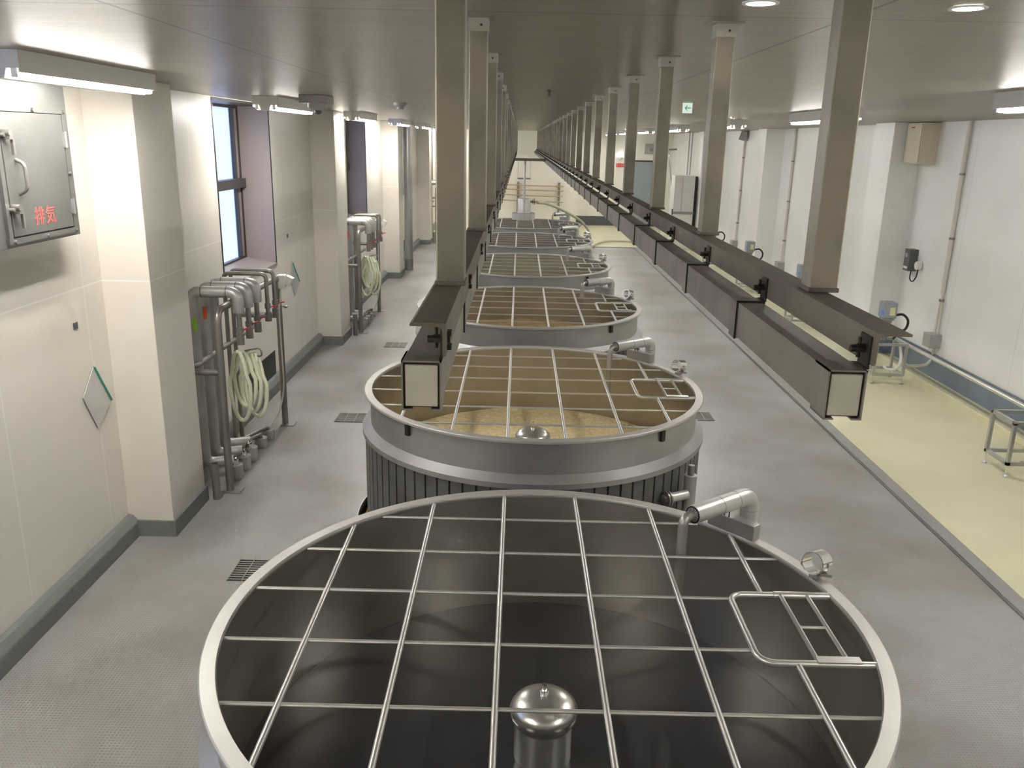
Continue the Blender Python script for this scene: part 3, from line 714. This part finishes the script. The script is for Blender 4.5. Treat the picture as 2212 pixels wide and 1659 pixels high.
# pipe rack
def pipe_rack(label, y0=9.08):
    t = thing('pipe_rack', label, 'pipe rack', (-3.3, y0, 0), 'pipe racks along the left wall')
    x = -3.30
    fr = MB(); fr.tube(bent([(x, y0, .012), (x, y0, 2.13), (x, y0 + 2.40, 2.13), (x, y0 + 2.40, .012)], .13, 8), .043, 14)
    fr.tube([(x, y0, 1.43), (XW, y0, 1.43)], .036, 12); fr.tube(bent([(XW, y0 + .05, 1.47), (-3.62, y0 + .05, 1.47), (-3.62, y0 + 2.40, 1.47)], .1), .034, 12)
    fr.tube([(x, y0 + 2.40, 1.60), (XW, y0 + 2.40, 1.60)], .04, 12)
    fr.build('frame', M['pipe'], t, smooth=True)
    for yy in (y0, y0 + 2.40): MB().box(x - .05, x + .14, yy - .09, yy + .09, 0, .014).build('foot_plate', M['steel_body'], t)
    for i, dy in enumerate((.25, .58, .91)):
        Y = y0 + dy; xb, xf = -3.66, -3.14
        pp = bent([(x - .07, Y + .12, .24), (xb, Y, .24), (xb, Y, 2.30), (xf, Y, 2.30), (xf, Y, 2.07)], .10, 8)
        ip = MB().tube(pp, .064, 18).build('lagged_pipe', M['lag_d'], t, smooth=True)
        s = MB()
        for xx in (xb + .12, xf - .12): s.cyl((xx, Y, 2.30), (xx + .007, Y, 2.30), .0655, 20)
        s.build('seam_band', M['dark'], ip, smooth=True)
        z1 = 1.70 - .0 * i
        MB().cyl((xf, Y, 2.07), (xf, Y, 1.80), .030, 12).build('drop_pipe', M['pipe'], ip, smooth=True)
        v = MB(); v.cyl((xf, Y, 1.90), (xf, Y, 1.84), .042, 10); v.cyl((xf, Y, 1.82), (xf, Y, z1), .045, 8); v = v.build('valve', M['pipe'], t, smooth=True)
        lv = MB(); lv.obox((xf + .03, Y + .03, 1.865), (.15, .022, .014), (.8, .5, .22)); lv.cyl((xf, Y, 1.865), (xf + .05, Y, 1.87), .012, 8); lv.build('lever', M['red'], v)
        cn = MB(); cn.lathe([(.10, 0), (.10, .17), (.055, .172), (.055, .15)], (-3.375, y0 + .40 + .30 * i, 0), 24); cn.build('floor_collar', M['steel'], t, smooth=True)
        MB().tube(bent([(x - .12, Y + .12, .24), (-3.375, y0 + .40 + .30 * i, .24), (-3.375, y0 + .40 + .30 * i, .10)], .05), .055, 14).build('floor_elbow', M['chrome'], t, smooth=True)
        if i < 2:
            mk = MB(); zc = 1.93 if i == 0 else 2.0
            n = 5; vs = []
            for zz in (zc - .075, zc + .075):
                for q in range(n): a = -1.35 + q * .16; vs.append((xb + .0655 * math.cos(a), Y + .0655 * math.sin(a), zz))
            mk.add(vs, [(q, q + 1, n + q + 1, n + q) for q in range(n - 1)]); mk.build('flow_mark', [M['green'], M['orange']][i], ip)
    for i, dy in enumerate((1.22, 1.47)):
        Y = y0 + dy; xf = -3.10 + .02 * i
        tp = MB().tube(bent([(-3.62, Y, .16), (-3.62, Y, 2.36), (xf, Y, 2.36), (xf, Y, 1.80)], .07, 6), .027, 12).build('thin_pipe', M['pipe'], t, smooth=True)
        v = MB(); v.cyl((xf, Y, 1.99), (xf, Y, 1.93), .038, 10); v.cyl((xf, Y, 1.88), (xf, Y, 1.77), .042, 8); v = v.build('valve', M['pipe'], t, smooth=True)
        lv = MB(); lv.obox((xf + .05, Y + .02, 1.95), (.13, .02, .013), (.9, .3, .15)); lv.build('lever', M['red'], v)
        cy_ = y0 + 1.47 + .32 * i
        fp = MB().tube(bent([(-3.62, Y, .17), (-3.62, Y + .02, .12), (-3.60, Y + .05, .10), (-3.375, cy_, .17), (-3.375, cy_, .09)], .03), .026, 10).build('floor_pipe', M['pipe'], t, smooth=True)
        MB().lathe([(.085, 0), (.085, .13), (.03, .132)], (-3.375, cy_, 0), 22).build('floor_collar', M['steel'], t, smooth=True)
    # open stub in front
    MB().lathe([(.045, 0), (.045, .43), (.036, .43), (.036, .2)], (-3.375, y0 - .23, 0), 18).build('stub_pipe', M['pipe'], t, smooth=True)
    # socket box, cable and clamp on the far post
    jb = MB(); jb.box(x + .02, x + .12, y0 + 2.33, y0 + 2.45, 1.98, 2.17); jb = jb.build('socket_box', M['white'], t, bevel=.008)
    cv = MB(); cv.obox((x + .16, y0 + 2.39, 2.09), (.10, .11, .12), (1, 0, -.5)); cv.build('socket_cover', M['white'], jb, bevel=.008)
    MB().tube(spline([(x + .05, y0 + 2.37, 1.99), (x + .04, y0 + 2.34, 1.80), (x + .02, y0 + 2.33, 1.66), (x + .025, y0 + 2.33, 1.0), (x + .02, y0 + 2.33, .55), (x - .03, y0 + 2.2, .25), (-3.375, y0 + 1.85, .14)]), .012, 8).build('cable', M['conduit'], t, smooth=True)
    hk = MB(); hk.cyl((x - .03, y0 + 2.40, 1.72), (x + .12, y0 + 2.40, 1.72), .012, 8); hk.cyl((x + .10, y0 + 2.37, 1.72), (x + .10, y0 + 2.43, 1.72), .02, 8); hk.build('hook', M['chrome'], t, smooth=True)
    return t
def hose_coil(label, y0=9.08):
    t = thing('coiled_hose', label, 'hose', (-3.1, y0 + .5, 1.6), 'coiled pale hoses on the pipe racks')
    b = MB(); rnd = random.Random(3); pts = []
    cx, cyy = -3.16, y0 + .46
    for L in range(4):
        zt = 1.58 - .02 * L; zb = .74 + .08 * ((L * 2) % 3); wx = .19 + .03 * rnd.random(); off = (L - 1.5) * .045
        for i in range(26):
            a = PI / 2 + 2 * PI * i / 26; zc = (zt + zb) / 2; hh = (zt - zb) / 2
            h_ = math.cos(a) * wx * (1.0 if math.sin(a) < .3 else .75)
            pts.append((cx + h_ * .75 + off, cyy - h_ * .45 + off * 1.2, zc + hh * math.sin(a)))
    pts += [(cx + .12, cyy - .02, 1.45), (cx + .19, cyy + .02, 1.1), (cx + .20, cyy + .03, .95)]
    b.tube(pts, .024, 8); b.build('hose_loops', M['hose_g'], t, smooth=True)
    h = MB(); h.tube(bent([(-3.30, y0 + .5, 1.47), (-3.2, y0 + .5, 1.56), (-3.0, y0 + .5, 1.60), (-2.98, y0 + .5, 1.50), (-3.10, y0 + .5, 1.50)], .04), .010, 8); h.build('hose_hook', M['pipe'], t, smooth=True)
    return t
rk = pipe_rack('nearest pipe rack on the left wall, with three thick pipes and green and orange marks')
dup(rk, 0, 8.40, 'second pipe rack on the left wall, past the first wall pillar')
dup(rk, 0, 25.0, 'far pipe rack on the left wall beyond the round steel column')
hc = hose_coil('coiled pale green hose hanging on the nearest pipe rack')
dup(hc, 0, 8.40, 'coiled pale green hose hanging on the second pipe rack')
# round column
col = thing('steel_column', 'tall round steel duct column standing by the left wall', 'column', (-3.44, 26.6, 0))
MB().lathe([(.13, .0), (.13, CEIL)], (-3.44, 26.6, 0), 28).build('column_shaft', M['steel'], col, smooth=True)
MB().lathe([(.135, 0), (.135, .35)], (-3.44, 26.6, 0), 28).build('column_shoe', M['steel_body'], col, smooth=True)

# camera housing and ceiling fittings
t = thing('security_camera', 'boxed dome camera hanging from the ceiling beside the second left light', 'camera', (-2.46, 10.6, CEIL))
MB().box(-2.63, -2.30, 10.45, 10.85, 4.375, CEIL).build('camera_box', M['jbox'], t, bevel=.006)
MB().lathe([(.12, 4.375), (.12, 4.33), (.07, 4.30), (0, 4.30)], (-2.45, 10.65, 0), 20).build('camera_base', M['jbox'], t, smooth=True)
MB().lathe([(.045, 4.305), (.04, 4.27), (.02, 4.255), (0, 4.25)], (-2.45, 10.65, 0), 16).build('lens_dome', M['phone'], t, smooth=True)
for (x, y, lab) in ((-1.67, 12.2, 'white smoke detector on the ceiling over the left aisle'),):
    tag(MB().lathe([(.09, CEIL), (.09, CEIL - .03), (.05, CEIL - .06), (.05, CEIL - .085), (0, CEIL - .085)], (x, y, 0), 18).build('smoke_detector', M['jbox'], loc=(x, y, CEIL), smooth=True), lab, 'smoke detector')
for (x, y, lab) in ((.264, 8.5, 'small dark sprinkler on the ceiling between the rails, nearer the viewer'), (.228, 31.9, 'small dark sprinkler on the ceiling between the rails, far down the room')):
    b = MB(); b.lathe([(.022, CEIL), (.022, CEIL - .012), (.010, CEIL - .014), (.010, CEIL - .045), (.016, CEIL - .047), (.016, CEIL - .055), (0, CEIL - .055)], (x, y, 0), 12)
    tag(b.build('sprinkler', M['sprink'], loc=(x, y, CEIL), smooth=True), lab, 'sprinkler')
# added lit discs for gallery lights reflected in glass, also brightening the tanks
def added_downlight(x, y, lab):
    t = thing('added_downlight', lab, 'added_downlight', (x, y, CEIL), 'added ceiling discs for glass reflections')
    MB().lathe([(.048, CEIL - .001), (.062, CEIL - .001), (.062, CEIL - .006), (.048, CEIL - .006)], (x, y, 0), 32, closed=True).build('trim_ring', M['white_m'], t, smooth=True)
    MB().lathe([(0, CEIL - .004), (.048, CEIL - .004)], (x, y, 0), 32).build('added_lens', M['lens'], t)
added_downlight(.80, 3.10, 'added lit disc on the ceiling standing for a glass reflection, left of the thick near post')
added_downlight(1.51, 3.12, 'added lit disc on the ceiling standing for a glass reflection, right of the thick near post')
# added lit sign standing for an exit sign reflected in the viewing glass
t = thing('reflected_sign', 'small lit green and white arrow sign added on the ceiling for a glass reflection', 'sign', (1.955, 10.45, CEIL))
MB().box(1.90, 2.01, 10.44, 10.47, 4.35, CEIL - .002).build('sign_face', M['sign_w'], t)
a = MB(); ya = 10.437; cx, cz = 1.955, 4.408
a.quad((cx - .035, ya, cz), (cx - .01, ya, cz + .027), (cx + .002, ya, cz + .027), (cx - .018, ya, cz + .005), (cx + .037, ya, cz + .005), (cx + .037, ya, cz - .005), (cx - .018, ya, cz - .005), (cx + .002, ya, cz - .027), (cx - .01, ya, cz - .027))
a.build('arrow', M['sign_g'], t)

# floor drains
def drain(x0, y0, s=.42):
    t = thing('floor_drain', 'steel', 'drain', (x0 + s / 2, y0 + s / 2, 0), 'grated floor drains')
    MB().box(x0, x0 + s, y0, y0 + s, .001, .004).build('drain_recess', M['black'], t)
    g_ = MB(); n = 10
    for i in range(n): yy = y0 + s * (i + .5) / n; g_.box(x0, x0 + s, yy - .008, yy + .008, .004, .012)
    for q in (.333, .667): g_.box(x0 + s * q - .005, x0 + s * q + .005, y0, y0 + s, .004, .013)
    for q in (0, s - .008): g_.box(x0 + q, x0 + q + .008, y0, y0 + s, .004, .013)
    g_.build('grating', M['pipe'], t)
    return t
dl = drain(-2.65, 7.01); dl['label'] = 'square floor drain left of the nearest tank'
for k, lab in ((1, 'square floor drain left of the second tank'), (2, 'square floor drain left of the third tank')): dup(dl, .02, TS * k + (.55 - .6) * 0 , lab)
dup(dl, 5.25, 5.05, 'square floor drain right of the second tank')
def mark(pts, lab, w_=.02):
    b = MB()
    for (a, c_) in pts: b.obox(((a[0] + c_[0]) / 2, (a[1] + c_[1]) / 2, .003), (math.dist(a, c_), w_, .003), (c_[0] - a[0], c_[1] - a[1], 0))
    return tag(b.build('floor_joint', M['white'], loc=(pts[0][0][0], pts[0][0][1], 0)), lab, 'joint')

# ------------------------------------------------------------------ right side fittings
def conduit(y, label, z0=.5):
    t = thing('wall_conduit', label, 'conduit', (XR, y, z0), 'cream conduits on the right wall')
    x = XR - .045
    MB().tube([(x, y, CEIL), (x, y - .0, 1.6)], .036, 10).build('conduit_pipe', M['conduit'], t, smooth=True)
    MB().tube(spline([(x, y - .02, 1.62), (x, y + .03, 1.3), (x, y + .06, .86)], 6), .020, 8).build('cable', M['conduit'], t, smooth=True)
    MB().tube(spline([(x, y + .02, 1.62), (x, y - .03, 1.3), (x, y - .06, .86)], 6), .016, 8).build('cable', M['conduit'], t, smooth=True)
    for zz in (3.61, 2.54, 1.47): MB().lathe([(.042, zz - .02), (.044, zz), (.042, zz + .02)], (x, y, 0), 12).build('saddle_clamp', M['pipe'], t, smooth=True)
    MB().box(XR - .20, XR, y - .14, y + .14, .64, .88).build('junction_box', M['jbox'], t, bevel=.008)
    MB().cyl((x, y, .64), (x, y, .50), .026, 8).build('lower_pipe', M['conduit'], t, smooth=True)
    return t
cd = conduit(14.6, 'cream conduit with grey junction box on the right wall, nearest the viewer')
dup(cd, 0, 9.15, 'cream conduit on the right wall just before the second visible pillar')
dup(cd, 0, 14.45, 'cream conduit on the right wall beside the tilted loudspeaker')
t = thing('wall_box', 'beige metal electrical box high on the right wall', 'electrical box', (XR, 16, 3.74))
MB().box(XR - .30, XR, 15.70, 16.33, 3.74, CEIL - .01).build('box_body', M['panelbox'], t, bevel=.006)
MB().box(XR - .32, XR - .30, 15.73, 16.30, 3.76, CEIL - .03).build('box_door', M['panelbox'], t, bevel=.004)
MB().box(XR - .325, XR - .32, 16.0, 16.12, 4.36, 4.385).build('red_plate', M['sign_r'], t)
t = thing('wall_phone', 'dark grey wall intercom with a round white dial on the right wall', 'intercom', (XR, 15.9, 1.78))
MB().box(XR - .16, XR, 15.80, 16.02, 1.80, 2.20).build('phone_body', M['phone'], t, bevel=.006)
MB().box(XR - .166, XR - .16, 15.88, 15.98, 2.05, 2.12).build('phone_plate', M['jbox'], t)
MB().box(XR - .166, XR - .16, 15.84, 15.99, 1.84, 1.88).build('phone_label', M['white'], t)
MB().cyl((XR - .10, 15.62, 1.93), (XR - .02, 15.62, 1.93), .075, 20).build('dial', M['white'], t, smooth=True)
MB().tube(spline([(XR - .07, 15.86, 1.80), (XR - .08, 15.84, 1.66), (XR - .08, 15.72, 1.62), (XR - .07, 15.62, 1.72), (XR - .06, 15.61, 1.86)]), .012, 8).build('phone_cord', M['black'], t, smooth=True)
t = thing('loudspeaker', 'small tilted grey loudspeaker high on the right wall', 'loudspeaker', (7.3, 28.9, 4.3))
MB().obox((7.30, 28.9, 4.30), (.20, .36, .30), (1, -.25, -.3)).build('speaker_box', M['jbox'], t, bevel=.01)
MB().box(7.38, XR, 28.85, 28.95, 4.25, 4.35).build('speaker_bracket', M['pipe'], t)

def stand(y, label, box=True):
    t = thing('sensor_stand', label, 'stand', (6.55, y, 0), 'steel stands on the cream floor')
    x0, x1, d_ = 6.28, 6.80, .50
    h = .74; tw = .022
    for (xx, yy) in ((x0, y), (x1, y), (x0, y + d_), (x1, y + d_)):
        l = MB().box(xx - tw, xx + tw, yy - tw, yy + tw, .16, h - .02).build('leg', M['steel'], t)
        f = MB(); f.cyl((xx, yy, .02), (xx, yy, .16), .010, 8); f.cyl((xx, yy, 0), (xx, yy, .02), .035, 12); f.build('levelling_foot', M['chrome'], l, smooth=True)
    for z, fn in ((.18, 'lower_frame'), (h - .02, 'upper_frame')):
        fr = MB(); fr.box(x0 - tw, x1 + tw, y - tw, y + tw, z - tw, z + tw); fr.box(x0 - tw, x1 + tw, y + d_ - tw, y + d_ + tw, z - tw, z + tw)
        fr.box(x0 - tw, x0 + tw, y, y + d_, z - tw, z + tw); fr.box(x1 - tw, x1 + tw, y, y + d_, z - tw, z + tw)
        fr.build(fn, M['steel'], t)
    if box:
        pd = MB(); pd.cyl((6.52, y + .3, h), (6.52, y + .3, 1.12), .04, 12); pd.cyl((6.52, y + .3, 1.05), (6.52, y + .3, 1.10), .085, 14); pd.build('pedestal', M['pipe'], t, smooth=True)
        bx = MB(); bx.box(6.40, 6.63, y + .18, y + .44, 1.14, 1.42); bx = bx.build('motor_box', M['grey_box'], t, bevel=.022)
        MB().box(6.42, 6.61, y + .20, y + .42, 1.10, 1.15).build('box_base', M['grey_box'], bx, bevel=.02)
        MB().box(6.50, 6.59, y + .176, y + .181, 1.20, 1.34).build('rating_label', M['label'], bx)
        MB().box(6.394, 6.399, y + .20, y + .30, 1.20, 1.28).build('blue_badge', M['blue'], bx)
        MB().tube(spline([(6.63, y + .30, 1.18), (6.78, y + .29, 1.20), (6.88, y + .28, 1.10), (6.86, y + .27, .96), (6.74, y + .27, .86), (6.66, y + .28, .76)]), .022, 10).build('black_hose', M['black'], t, smooth=True)
        MB().tube(spline([(6.72, y + .10, .72), (6.74, y + .02, .45), (6.66, y - .02, .30), (6.52, y, .28), (6.46, y + .05, .33)]), .026, 10).build('white_hose', M['white'], t, smooth=True)
    return t
s1 = stand(14.33, 'steel stand with blue-grey motor box, nearest the viewer past the rail end')
for yy, lab in ((18.95, 'steel stand with blue-grey motor box, second in the row, seen beside the thick near post'), (23.6, 'steel stand with blue-grey motor box, third in the row, before a wall conduit'), (28.2, 'steel stand with blue-grey motor box, in front of the tall white cabinet')): dup(s1, 0, yy - 14.33, lab)
stand(10.07, 'empty steel stand at the right edge of the view', box=False)
tag(MB().tube([(6.88, 2.0, .69), (6.88, 31, .69)], .032, 12).build('process_pipe', M['bar'], loc=(6.88, 2, .69), smooth=True), 'long shiny pipe running past the stands along the right wall', 'pipe')
tag(MB().tube(spline([(6.84, 14.5, .32), (7.0, 14.6, .28), (7.3, 14.6, .30), (7.44, 14.7, .36)]), .03, 8).build('drain_hose', M['conduit'], loc=(6.84, 14.5, .3), smooth=True), 'short pale hose from the nearest motor stand to the right wall', 'hose')

# far right: cabinet, pipes, fan box, lamp and red sign
t = thing('cabinet', 'tall white cabinet with a dark band on the far right', 'cabinet', (6.4, 33.5, 0))
MB().box(6.0, 6.78, 33.5, 34.3, 0.0, 2.83).build('cabinet_body', M['cab'], t, bevel=.01)
MB().box(5.99, 6.79, 33.47, 33.5, 1.36, 1.46).build('dark_band', M['grey_box'], t)
MB().box(5.95, 5.99, 33.47, 33.55, 1.33, 1.56).build('band_handle', M['phone'], t)
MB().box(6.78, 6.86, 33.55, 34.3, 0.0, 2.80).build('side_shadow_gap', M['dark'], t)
MB().box(6.30, 6.31, 33.48, 33.5, 1.46, 2.80).build('door_seam', M['jbox'], t)
t = thing('bent_pipe', 'thin shiny bent pipe rising beside the white cabinet', 'pipe', (5.9, 35, 0))
MB().tube(spline([(6.0, 35, 3.70), (5.95, 35, 3.5), (6.05, 35, 3.0), (6.15, 35, 2.4), (6.3, 35, 1.6), (6.42, 35, 1.0), (6.5, 35, .1)]), .032, 8).build('pipe_run', M['chrome'], t, smooth=True)
MB().obox((6.08, 35, 3.78), (.34, .06, .06), (1, 0, .05)).build('outlet_arm', M['pipe'], t)
MB().box(5.72, 5.86, 34.9, 35.05, 1.75, 2.05).build('valve_box', M['jbox'], t); MB().box(5.75, 5.80, 34.95, 35, .0, 1.75).build('valve_stem', M['chrome'], t)
for x, lab in ((6.55, 'thin vertical conduit above the white cabinet, left one'), (6.66, 'thin vertical conduit above the white cabinet, right one')):
    tag(MB().cyl((x, 34.1, 2.83), (x, 34.1, CEIL), .022, 8).build('vertical_conduit', M['jbox'], loc=(x, 34.1, 2.83), smooth=True), lab, 'conduit')
t = thing('fan_box', 'square grey ventilation box on the end wall over the door', 'vent', (6.28, YE, 3.7))
MB().box(6.08, 6.48, YE - .2, YE, 3.50, 3.98).build('fan_casing', M['jbox'], t); MB().cyl((6.36, YE - .26, 3.70), (6.36, YE - .2, 3.70), .08, 14).build('fan_duct', M['pipe'], t, smooth=True)
t = thing('wall_lamp', 'small bright lamp on the end wall above the red sign', 'lamp', (4.9, YE, 3.35))
MB().lathe([(0, 0), (.07, 0), (.09, .08), (0, .1)], (4.9, YE - .1, 3.25), 14).build('lamp_base', M['white'], t, smooth=True)
MB().lathe([(0, -.04), (.04, -.025), (.05, 0), (.04, .025), (0, .04)], (4.9, YE - .12, 3.38), 14).build('lamp_bulb', M['spot'], t, smooth=True)
t = thing('wall_sign', 'red sign with white marks on the end wall left of the door', 'sign', (4.92, YE, 2.9))
MB().box(4.72, 5.12, YE - .03, YE, 2.84, 3.02).build('sign_board', M['sign_r'], t)
q = MB()
for i, xx in enumerate((4.76, 4.85, 4.94, 5.03)):
    q.box(xx, xx + .05, YE - .034, YE - .03, 2.90, 2.915); q.box(xx, xx + .05, YE - .034, YE - .03, 2.95, 2.965); q.box(xx + .02, xx + .03, YE - .034, YE - .03, 2.87, 2.99)
q.build('white_marks', M['white'], t)
q = MB(); q.box(4.72, 4.92, YE - .02, YE, 2.66, 2.80); q.box(4.98, 5.1, YE - .02, YE, 2.66, 2.80); q.build('lower_plates', M['white'], t)

# rods on the end wall
t = thing('rod_rack', 'pair of metal uprights holding rods on the end wall', 'rack', (.9, 41.84, .6))
for x in (-.07, 1.91): MB().box(x - .05, x + .05, 41.79, 41.89, .62, 2.09).build('upright', M['pipe'], t)
for i, z in enumerate((1.908, 1.697, 1.434, 1.168)):
    tag(MB().tube([(-.9, 41.76, z + .05), (.6, 41.76, z + .01), (2.12, 41.76, z)], .026, 8).build('pole', M['wood'], loc=(.6, 41.76, z), smooth=True),
        ['top', 'second', 'third', 'lowest'][i] + ' pale wooden pole of four on the end wall rack', 'pole', 'wooden poles on the end wall rack')

# tidy helper properties
for o in bpy.data.objects:
    if '_o' in o: del o['_o']
print('objects', len(bpy.data.objects))
